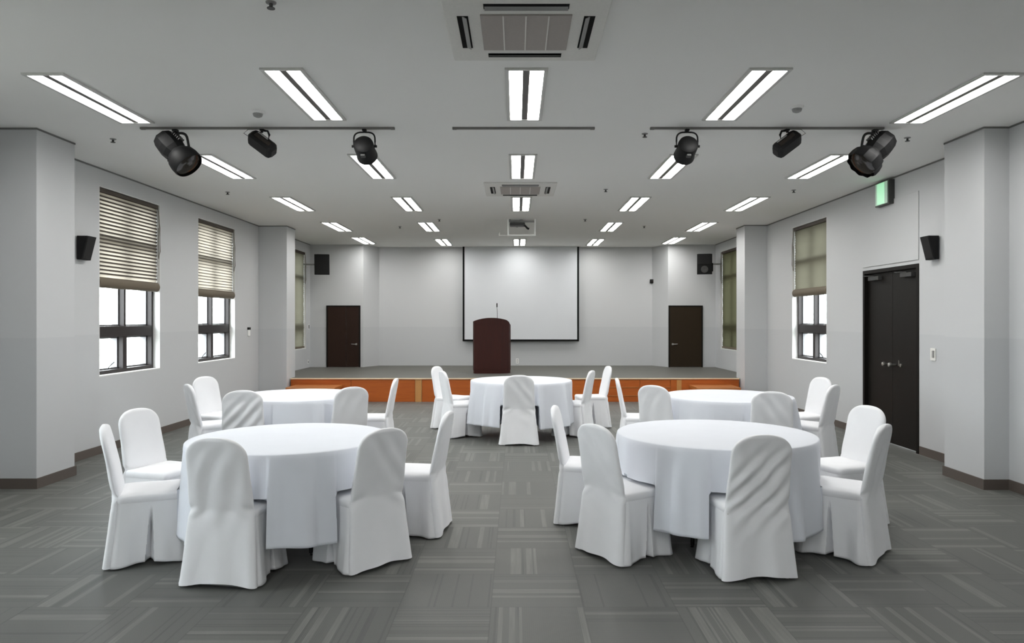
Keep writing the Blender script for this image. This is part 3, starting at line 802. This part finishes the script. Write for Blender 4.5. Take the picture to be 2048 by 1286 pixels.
# ------------------------------------------------------------------ ceiling lights
def make_light():
    r = empty('ceiling_light')
    L, Wd = .62, .125
    f = MB(); fo = .028
    f.box(-Wd - fo, -Wd, -L - fo, L + fo, -.014, 0); f.box(Wd, Wd + fo, -L - fo, L + fo, -.014, 0)
    f.box(-Wd, Wd, -L - fo, -L, -.014, 0); f.box(-Wd, Wd, L, L + fo, -.014, 0)
    f.obj('lamp_frame', M['lampframe'], r)
    MB().box(-.024, .024, -L, L, -.010, -.001).obj('spine', M['lampspine'], r)
    for s in (-1, 1):
        x = s * .0735; loops = []
        for k in range(9):
            a = PI * k / 8
            loops.append([(x - .047 * math.cos(a), -L + .006, -.001 - .006 * math.sin(a)), (x - .047 * math.cos(a), L - .006, -.001 - .006 * math.sin(a))])
        MB().loft(loops, False).obj('tube', M['tube'], r, True)
    return r
lx = [(-3.40, 'along three-window wall'), (-1.655, 'second from three-window wall'), (.07, 'centre column over the aisle'), (1.79, 'second from double-door wall'), (3.50, 'along double-door wall')]
ly = [(5.65, 'fifth row from the stage, nearest the viewer'), (8.26, 'fourth row from the stage'), (10.90, 'third row from the stage'), (13.55, 'second row from the stage'), (16.25, 'row over the stage'), (.35, 'added unseen row behind the viewer'), (-1.9, 'added unseen far-end row behind the viewer')]  # both rows behind the viewer are added to brighten the chair backs
first = None
for y, rl in ly:
    for x, cl in lx:
        if y == 13.55 and abs(x) < .5: continue
        if y < 4 and abs(x) > 3: continue
        if first is None: first = make_light(); o = first
        else: o = copy_tree(first)
        o.location = (x, 15.92 if y > 16 and abs(x) > 3 else y + (.12 if abs(x) > 3 and y < 6 else .02), HC)
        tag(o, 'twin-tube ceiling light %s, %s' % (cl, rl), 'ceiling light', 'twin-tube ceiling lights')

# ------------------------------------------------------------------ air conditioners
def make_ac():
    r = empty('air_conditioner')
    MB().box(-.475, .475, -.475, .475, -.022, 0, bev=.008).obj('panel', M['acpanel'], r)
    g = MB(); g.box(-.265, .265, -.265, .265, -.030, -.021, bev=.003)
    gr = g.obj('intake_grille', M['acgrey'], r)
    b = MB()
    for k in range(-1, 2): b.box(k * .132 - .004, k * .132 + .004, -.262, .262, -.034, -.029)
    b.obj('grille_rib', M['acpanel'], gr)
    for ang in (0, 90, 180, 270):
        T = Matrix.Rotation(math.radians(ang), 4, 'Z')
        MB().box(-.24, .24, .335, .40, -.024, -.020, T).obj('air_outlet', M['dark'], r)
        T2 = T @ Matrix.Translation((0, .362, -.026)) @ Matrix.Rotation(math.radians(28), 4, 'X')
        MB().box(-.235, .235, -.020, .020, -.002, .002, T2).obj('outlet_flap', M['midgrey'], r)
    return r
ac = make_ac(); ac.location = (.055, 4.36, HC)
tag(ac, 'square ceiling air conditioner with grey grille at the top of the view', 'air conditioner', 'ceiling air conditioners')
ac2 = copy_tree(ac); ac2.location = (.05, 9.66, HC)
tag(ac2, 'square ceiling air conditioner further in, between the second and third centre lights', 'air conditioner', 'ceiling air conditioners')

# ------------------------------------------------------------------ lighting tracks and stage spots
TY = 6.58
for x0, x1, lab in ((-3.44, -1.14, 'thin grey lighting track carrying three black spotlights on the window side'), (-.57, .70, 'thin grey empty lighting track over the centre aisle'), (1.25, 3.36, 'thin grey lighting track carrying three black spotlights on the double-door side')):
    r = empty('lighting_track', ((x0 + x1) / 2, TY, HC), label=lab, cat='track', group='lighting tracks')
    w = (x1 - x0) / 2
    MB().box(-w, w, -.014, .014, -.018, 0).obj('rail', M['track'], r)
    for s in (-1, 1): MB().box(s * w - .02, s * w + .02, -.017, .017, -.021, 0, bev=.003).obj('end_cap', M['track'], r)
def axis_mat(p, d, up=(0, 0, 1)):
    return Matrix.Translation(p) @ Vector(d).to_track_quat('Z', 'Y').to_matrix().to_4x4()
def arch(w, h, drop, n=14, tilt=0.0):
    """yoke polyline: up from the left pivot, over, down to the right pivot (in local XZ)"""
    pts = [(-w, 0, -drop)]
    for k in range(n + 1):
        a = PI - PI * k / n
        pts.append((w * math.copysign(abs(math.cos(a)) ** .6, math.cos(a)), 0, -h + h * abs(math.sin(a)) ** .6))
    pts.append((w, 0, -drop)); return [(x, y + tilt * z, z) for x, y, z in pts]
def clamp(root):
    m = MB(); m.box(-.018, .018, -.02, .02, -.034, -.018); m.cyl((0, 0, -.034), (0, 0, -.05), .008)
    m.obj('clamp', M['black'], root)
def profile_spot(x, lab, sgn, scallop):
    """lamp house high on one side, wide lens hood low on the other"""
    r = empty('stage_spotlight', (x, TY, HC), label=lab, cat='spotlight', group='black stage spotlights')
    clamp(r)
    T = Matrix.Rotation(math.radians(-10 * sgn), 4, 'Y')
    pts = [T @ Vector(p) for p in arch(.085, .07, .20)]
    MB().tube([p + Vector((0, 0, -.05)) for p in pts], .010, 8).obj('yoke', M['black'], r, True)
    d = Vector((.62 * sgn, -.10, -.62)).normalized()
    p0 = Vector((-.10 * sgn, .03, -.085))
    A = axis_mat(p0, d)
    h = MB(); h.lathe([(.03, -.03), (.075, -.02), (.092, .02), (.100, .07), (.095, .12), (.080, .16)], A, 8)
    h.obj('lamp_housing', M['black'], r)
    v = MB()
    for k in range(5): v.box(-.03, .03, .085, .104, .03 + k * .018, .038 + k * .018, A)
    v.obj('vent_fin', M['darkgrey'], r)
    n = 40; prof = [(.072, .15), (.085, .17), (.108, .20), (.116, .24), (.116, .285), (.110, .30)]
    loops = []
    for rad, z in prof:
        loops.append([A @ Vector(((rad + (scallop * (.5 + .5 * math.cos(10 * 2 * PI * i / n)) if rad > .1 else 0)) * math.cos(2 * PI * i / n), (rad + (scallop * (.5 + .5 * math.cos(10 * 2 * PI * i / n)) if rad > .1 else 0)) * math.sin(2 * PI * i / n), z)) for i in range(n)])
    MB().loft(loops, True, False, False).obj('lens_hood', M['black'], r, True)
    MB().lathe([(.109, .284), (.09, .292), (.05, .299), (.01, .302)], A, 32).obj('lens', M['lens'], r, True)
    r.scale = (1.2, 1.2, 1.2)
    return r
def flood_spot(x, lab, sgn):
    """long box flood hung at a slant in its bracket"""
    r = empty('flood_light', (x, TY, HC), label=lab, cat='spotlight', group='black stage spotlights')
    clamp(r)
    MB().tube([(0.01 * sgn, 0, -.03), (.05 * sgn, 0, -.035), (.065 * sgn, 0, -.07), (.055 * sgn, 0, -.12)], .010, 8).obj('bracket', M['black'], r, True)
    MB().tube([(.01 * sgn, 0, -.03), (-.035 * sgn, 0, -.06), (-.03 * sgn, 0, -.08)], .008, 8).obj('bracket', M['black'], r, True)
    A = Matrix.Translation((.0, 0, -.155)) @ Matrix.Rotation(math.radians(37 * sgn), 4, 'Y') @ Matrix.Rotation(math.radians(-35), 4, 'X')
    h = MB()
    sec = [(-.055, -.055), (-.065, -.03), (-.065, .04), (-.05, .06), (.05, .06), (.065, .04), (.065, -.03), (.055, -.055)]
    prof = [(-.135, .62), (-.115, .92), (-.09, 1), (.09, 1), (.115, .92), (.135, .62)]
    h.loft([[A @ Vector((xx, y * k, z * k)) for y, z in sec] for xx, k in prof], True, True, True)
    body = h.obj('housing', M['black'], r)
    MB().box(-.085, .085, -.071, -.064, -.022, .022, A, bev=.003).obj('front_glass', M['lens'], r)
    MB().box(-.08, .03, -.072, -.067, .028, .040, A).obj('vent_slot', M['midgrey'], r)
    # safety wire
    MB().tube([(-.02 * sgn, 0, -.018), (-.13 * sgn, 0, -.02), (-.17 * sgn, 0, -.055), (-.10 * sgn, -.03, -.10)], .0025, 6).obj('safety_wire', M['black'], r)
    return r
def fresnel_spot(x, lab, sgn):
    r = empty('round_spotlight', (x, TY, HC), label=lab, cat='spotlight', group='black stage spotlights')
    clamp(r)
    MB().tube([Vector(p) + Vector((0, 0, -.045)) for p in arch(.098, .085, .13)], .0075, 8).obj('yoke', M['black'], r, True)
    A = axis_mat((0, -.06, -.165), (0, .93, -.36))
    MB().lathe([(.02, -.012), (.07, -.008), (.088, .006), (.092, .03), (.090, .15), (.096, .17), (.098, .20)], A, 36).obj('housing', M['black'], r, True)
    MB().lathe([(.09, .192), (.05, .206), (.01, .21)], A, 32).obj('lens', M['lens'], r, True)
    for s in (-1, 1): MB().cyl((s * .088, 0, -.175), (s * .115, 0, -.175), .012, .012, 12).obj('tilt_knob', M['black'], r)
    MB().box(-.02, .02, -.115, -.095, -.02, .02, A @ Matrix.Translation((0, 0, .04)), bev=.003).obj('cable_box', M['darkgrey'], r)
    return r
profile_spot(-3.14, 'black spotlight with round glass hood, closest spotlight to the striped blind', 1, 0.0)
flood_spot(-2.34, 'black slanted box flood light, middle of the three on the window side', 1)
fresnel_spot(-1.40, 'round black spotlight in a U bracket, window side, nearest the centre aisle', 1)
fresnel_spot(1.57, 'round black spotlight in a U bracket, door side, nearest the centre aisle', -1)
flood_spot(2.49, 'black slanted box flood light, middle of the three on the double-door side', -1)
profile_spot(3.30, 'black spotlight with scalloped hood, closest spotlight to the exit sign', -1, .012)

# ------------------------------------------------------------------ smoke detectors and sprinklers
for (x, y), lab in zip(((-2.20, 6.08), (2.33, 5.94)), ('small white smoke detector on the ceiling above the window-side flood light', 'small white smoke detector on the ceiling above the door-side flood light')):
    r = empty('smoke_detector', (x, y, HC), label=lab, cat='smoke detector', group='smoke detectors')
    MB().lathe([(.055, 0), (.055, -.014), (.048, -.02)], None, 28).obj('base', M['white'], r, True)
    MB().lathe([(.040, -.019), (.040, -.028), (.034, -.042), (.018, -.050)], None, 28).obj('sensor_head', M['midgrey'], r, True)
sp = [(-3.95, 7.0, 'beside the near left pier'), (-4.0, 9.9, 'above the wall between the striped and fine-striped blinds'), (1.22, 6.80, 'beside the round door-side spotlight'), (1.21, 9.70, 'door side of the further air conditioner'),
      (3.78, 9.75, 'before the exit sign along the door wall'), (3.80, 6.95, 'beside the scalloped-hood spotlight'), (-1.37, 3.99, 'cut by the top edge of the view'), (-2.21, 13.55, 'second light row, window side, outer of the pair'),
      (-1.36, 12.6, 'second light row, window side, nearer the projector'), (1.21, 12.6, 'second light row, door side, nearer the projector'), (2.41, 13.5, 'second light row, door side, outer of the pair')]
s0 = None
for x, y, w in sp:
    if s0 is None:
        s0 = empty('ceiling_sprinkler')
        MB().lathe([(.030, 0), (.028, -.006), (.014, -.009)], None, 20).obj('escutcheon', M['midgrey'], s0, True)
        MB().lathe([(.010, -.008), (.010, -.030), (.022, -.032), (.022, -.036)], None, 16).obj('nozzle', M['darkgrey'], s0, True)
        o = s0
    else: o = copy_tree(s0)
    o.location = (x, y, HC)
    tag(o, 'tiny dark ceiling sprinkler, ' + w, 'sprinkler', 'ceiling sprinklers')

# ------------------------------------------------------------------ projector in its ceiling frame
r = empty('ceiling_projector', (.09, 12.6, HC), label='dark projector hanging in a white tube frame before the screen', cat='projector')
f = MB(); hw, hd = .235, .17
for s in (-1, 1):
    f.tube([(s * hw, -.02, 0), (s * hw, -.02, -.285)], .014, 8)
f.tube([(-hw - .008, -.02, -.28), (hw + .008, -.02, -.28)], .014, 8)
f.obj('mount_frame', M['white'], r)
f = MB(); f.box(-hw, hw, .0, .03, -.05, -.02); f.box(-.02, .02, -.01, .03, -.09, 0); f.box(-hw - .01, -hw + .04, -.03, .03, -.04, 0)
f.obj('mount_arm', M['midgrey'], r)
b = MB(); b.box(-.21, .06, -.05, .16, -.115, -.06, bev=.012); pj = b.obj('projector_body', M['darkgrey'], r)
MB().tube([(-.02, -.03, -.09), (.05, -.03, -.105), (.10, -.04, -.16), (.13, -.04, -.175)], .018, 10).obj('cable', M['black'], r, True)
MB().lathe([(.03, 0), (.03, .03), (.022, .034)], axis_mat((-.08, .16, -.088), (0, 1, 0)), 20).obj('lens', M['lens'], pj, True)
f = MB(); f.tube([(-.39, -.02, -.235), (-.395, -.02, -.29)], .008, 8); f.tube([(-.39, -.02, -.285), (-.235, -.02, -.28)], .005, 8)
f.obj('side_stay', M['white'], r)

# ------------------------------------------------------------------ loudspeakers
def wedge_speaker(x, y, z, rz, lab):
    r = empty('wall_speaker', (x, y, z), rz, label=lab, cat='speaker', group='small black wall speakers')
    b = MB()
    def ring(w, h, yy, dz): return [(-w, yy, -h + dz), (w, yy, -h + dz), (w, yy, h + dz), (-w, yy, h + dz)]
    # local -Y looks into the room; top reaches further out than the foot
    b.loft([[(-.085, .0, -.125), (.085, .0, -.125), (.085, .0, .135), (-.085, .0, .135)], [(-.085, -.05, -.125), (.085, -.05, -.125), (.085, -.115, .135), (-.085, -.115, .135)]], True, True, True)
    b.obj('cabinet', M['blackplastic'], r)
    g = MB(); g.loft([[(-.075, -.050, -.112), (.075, -.050, -.112), (.075, -.109, .122), (-.075, -.109, .122)], [(-.072, -.058, -.11), (.072, -.058, -.11), (.072, -.117, .12), (-.072, -.117, .12)]], True, True, True)
    g.obj('grille', M['grille'], r)
    MB().box(-.03, .03, -.0, .012, -.05, .05).obj('bracket', M['black'], r)
wedge_speaker(XL + .015, 7.95, 2.35, PI / 2, 'small black wedge speaker on the wall beside the striped blind')
wedge_speaker(XR - .015, 7.98, 2.355, -PI / 2, 'small black wedge speaker on the wall beside the black double door')
def stage_speaker(x, y, z, rz, side, lab, split):
    r = empty('stage_speaker', (x, y, z), rz, label=lab, cat='speaker', group='black speakers over the stage')
    T = Matrix.Rotation(math.radians(6), 4, 'X')
    plan = [(-.165, -.14), (.165, -.14), (.12, .14), (-.12, .14)]
    b = MB(); b.prism(plan, -.23, .23, T)
    b.obj('cabinet', M['blackplastic'], r)
    if split:
        MB().box(-.15, .15, -.152, -.139, .0, .215, T, bev=.003).obj('grille', M['grille'], r)
        g = MB(); g.lathe([(.075, 0), (.08, .012), (.06, .016), (.03, .006)], T @ axis_mat((0, -.139, -.115), (0, -1, 0)), 28); g.obj('horn', M['darkgrey'], r, True)
        MB().box(.10, .19, -.05, .05, -.17, .02, T, bev=.006).obj('side_box', M['blackplastic'], r)
    else:
        MB().box(-.15, .15, -.152, -.139, -.215, .215, T, bev=.003).obj('grille', M['grille'], r)
    L = abs(x - (XL if side < 0 else XR)) - .10
    Ri = Matrix.Rotation(-rz, 4, 'Z')
    p0 = Ri @ Vector((side * (L + .095), .0, 0)); p1 = Ri @ Vector((side * .10, .05, 0))
    MB().tube([p0, p1], .018, 10).obj('bracket', M['midgrey'], r)
stage_speaker(-4.41, 16.25, 2.82, .18, -1, 'single-box black loudspeaker high above the two-leaf brown stage door', False)
stage_speaker(4.27, 16.25, 2.83, -.22, 1, 'black loudspeaker with round horn below its grille, above the olive-brown door', True)

# ------------------------------------------------------------------ exit sign
r = empty('exit_sign', (XR, 9.02, HC - .03), label='green lit exit sign high on the wall above the black door', cat='exit sign')
MB().box(-.075, -.0, -.175, .165, -.30, .0, bev=.005).obj('housing', M['darkgrey'], r)
MB().box(-.079, -.072, -.145, .15, -.285, -.012).obj('face', M['green'], r)
MB().box(-.082, -.078, -.075, .10, -.28, -.016).obj('light_panel', M['greenlite'], r)

# ------------------------------------------------------------------ small wall fittings
r = empty('wall_controller', (XL, 12.93, 1.36), label='small white controller with black top between fine-striped blind and far pier', cat='controller')
MB().box(0, .02, -.045, .045, -.09, .02, bev=.003).obj('body', M['white'], r); MB().box(0, .028, -.05, .05, .02, .065, bev=.003).obj('display', M['black'], r)
r = empty('light_switch', (XR, 8.02, 1.17), label='grey light switch plate beside the black double door', cat='switch', group='wall switches')
MB().box(-.012, 0, -.05, .05, -.07, .07, bev=.003).obj('plate', M['acpanel'], r); MB().box(-.024, -.011, -.03, .0, -.035, .045, bev=.003).obj('rocker', M['midgrey'], r)
r = empty('light_switch', (XL, 16.66, 1.40), label='small switch plate on the stage beside the two-leaf brown door', cat='switch', group='wall switches')
MB().box(0, .012, -.045, .045, -.06, .06, bev=.003).obj('plate', M['white'], r); MB().box(.01, .02, -.018, .018, -.045, .045, bev=.003).obj('rocker', M['darkgrey'], r)
r = empty('power_outlet', (XL, 16.62, .58), label='small socket low on the stage wall below the grey-olive blind', cat='socket', group='wall sockets')
MB().box(0, .010, -.04, .04, -.05, .05, bev=.003).obj('plate', M['white'], r); MB().box(.008, .014, -.018, .018, -.022, .022, bev=.002).obj('insert', M['darkgrey'], r)
r = empty('power_outlet', (.02, YB, .56), label='white socket low on the back wall beside the lectern', cat='socket', group='wall sockets')
MB().box(-.035, .035, -.010, 0, -.06, .06, bev=.003).obj('plate', M['white'], r)
for z in (-.026, .026): MB().box(-.014, .014, -.013, -.009, z - .010, z + .010, bev=.002).obj('insert', M['midgrey'], r)
r = empty('wall_sensor', (3.29, YB, 2.50), label='small black sensor on the back wall between screen and olive-brown door', cat='sensor')
MB().box(-.045, .045, -.05, 0, -.05, .045, bev=.006).obj('housing', M['blackplastic'], r); MB().lathe([(.03, 0), (.024, .02), (.01, .026)], axis_mat((0, -.05, -.005), (0, -1, -.3)), 16).obj('lens', M['lens'], r, True)

# ------------------------------------------------------------------ daylight outside
w = bpy.data.worlds.new('overcast_sky'); scene.world = w; w.use_nodes = True
nt = w.node_tree; bg = nt.nodes['Background']
tc = nt.nodes.new('ShaderNodeTexCoord'); sx = nt.nodes.new('ShaderNodeSeparateXYZ'); rp = nt.nodes.new('ShaderNodeValToRGB')
nt.links.new(tc.outputs['Generated'], sx.inputs[0])
mp = nt.nodes.new('ShaderNodeMapRange'); mp.inputs[1].default_value = -1; mp.inputs[2].default_value = 1
nt.links.new(sx.outputs[2], mp.inputs[0]); nt.links.new(mp.outputs[0], rp.inputs[0])
rp.color_ramp.elements[0].color = (.20, .20, .19, 1); rp.color_ramp.elements[0].position = .46      # pale ground below the horizon
rp.color_ramp.elements[1].color = (.93, .97, 1.0, 1); rp.color_ramp.elements[1].position = .54
nt.links.new(rp.outputs[0], bg.inputs[0]); bg.inputs[1].default_value = 10.5

# ------------------------------------------------------------------ camera and view
cam = bpy.data.cameras.new('camera'); co = bpy.data.objects.new('camera', cam); C.objects.link(co)
co.location = (0, 0, 1.557); co.rotation_euler = (PI / 2, 0, 0)
cam.sensor_width = 36; cam.lens = 1430 / 2048 * 36
cam.shift_x = -9 / 2048; cam.shift_y = -3 / 2048
cam.clip_start = .05; cam.clip_end = 200
scene.camera = co
vs = scene.view_settings
vs.view_transform = 'Standard'; vs.look = 'None'; vs.gamma = 1; vs.use_curve_mapping = False
vs.exposure = 0.8
cy = scene.cycles
cy.use_denoising = True; cy.max_bounces = 10; cy.diffuse_bounces = 6; cy.transparent_max_bounces = 12; cy.caustics_reflective = False; cy.caustics_refractive = False
cy.sample_clamp_indirect = 8
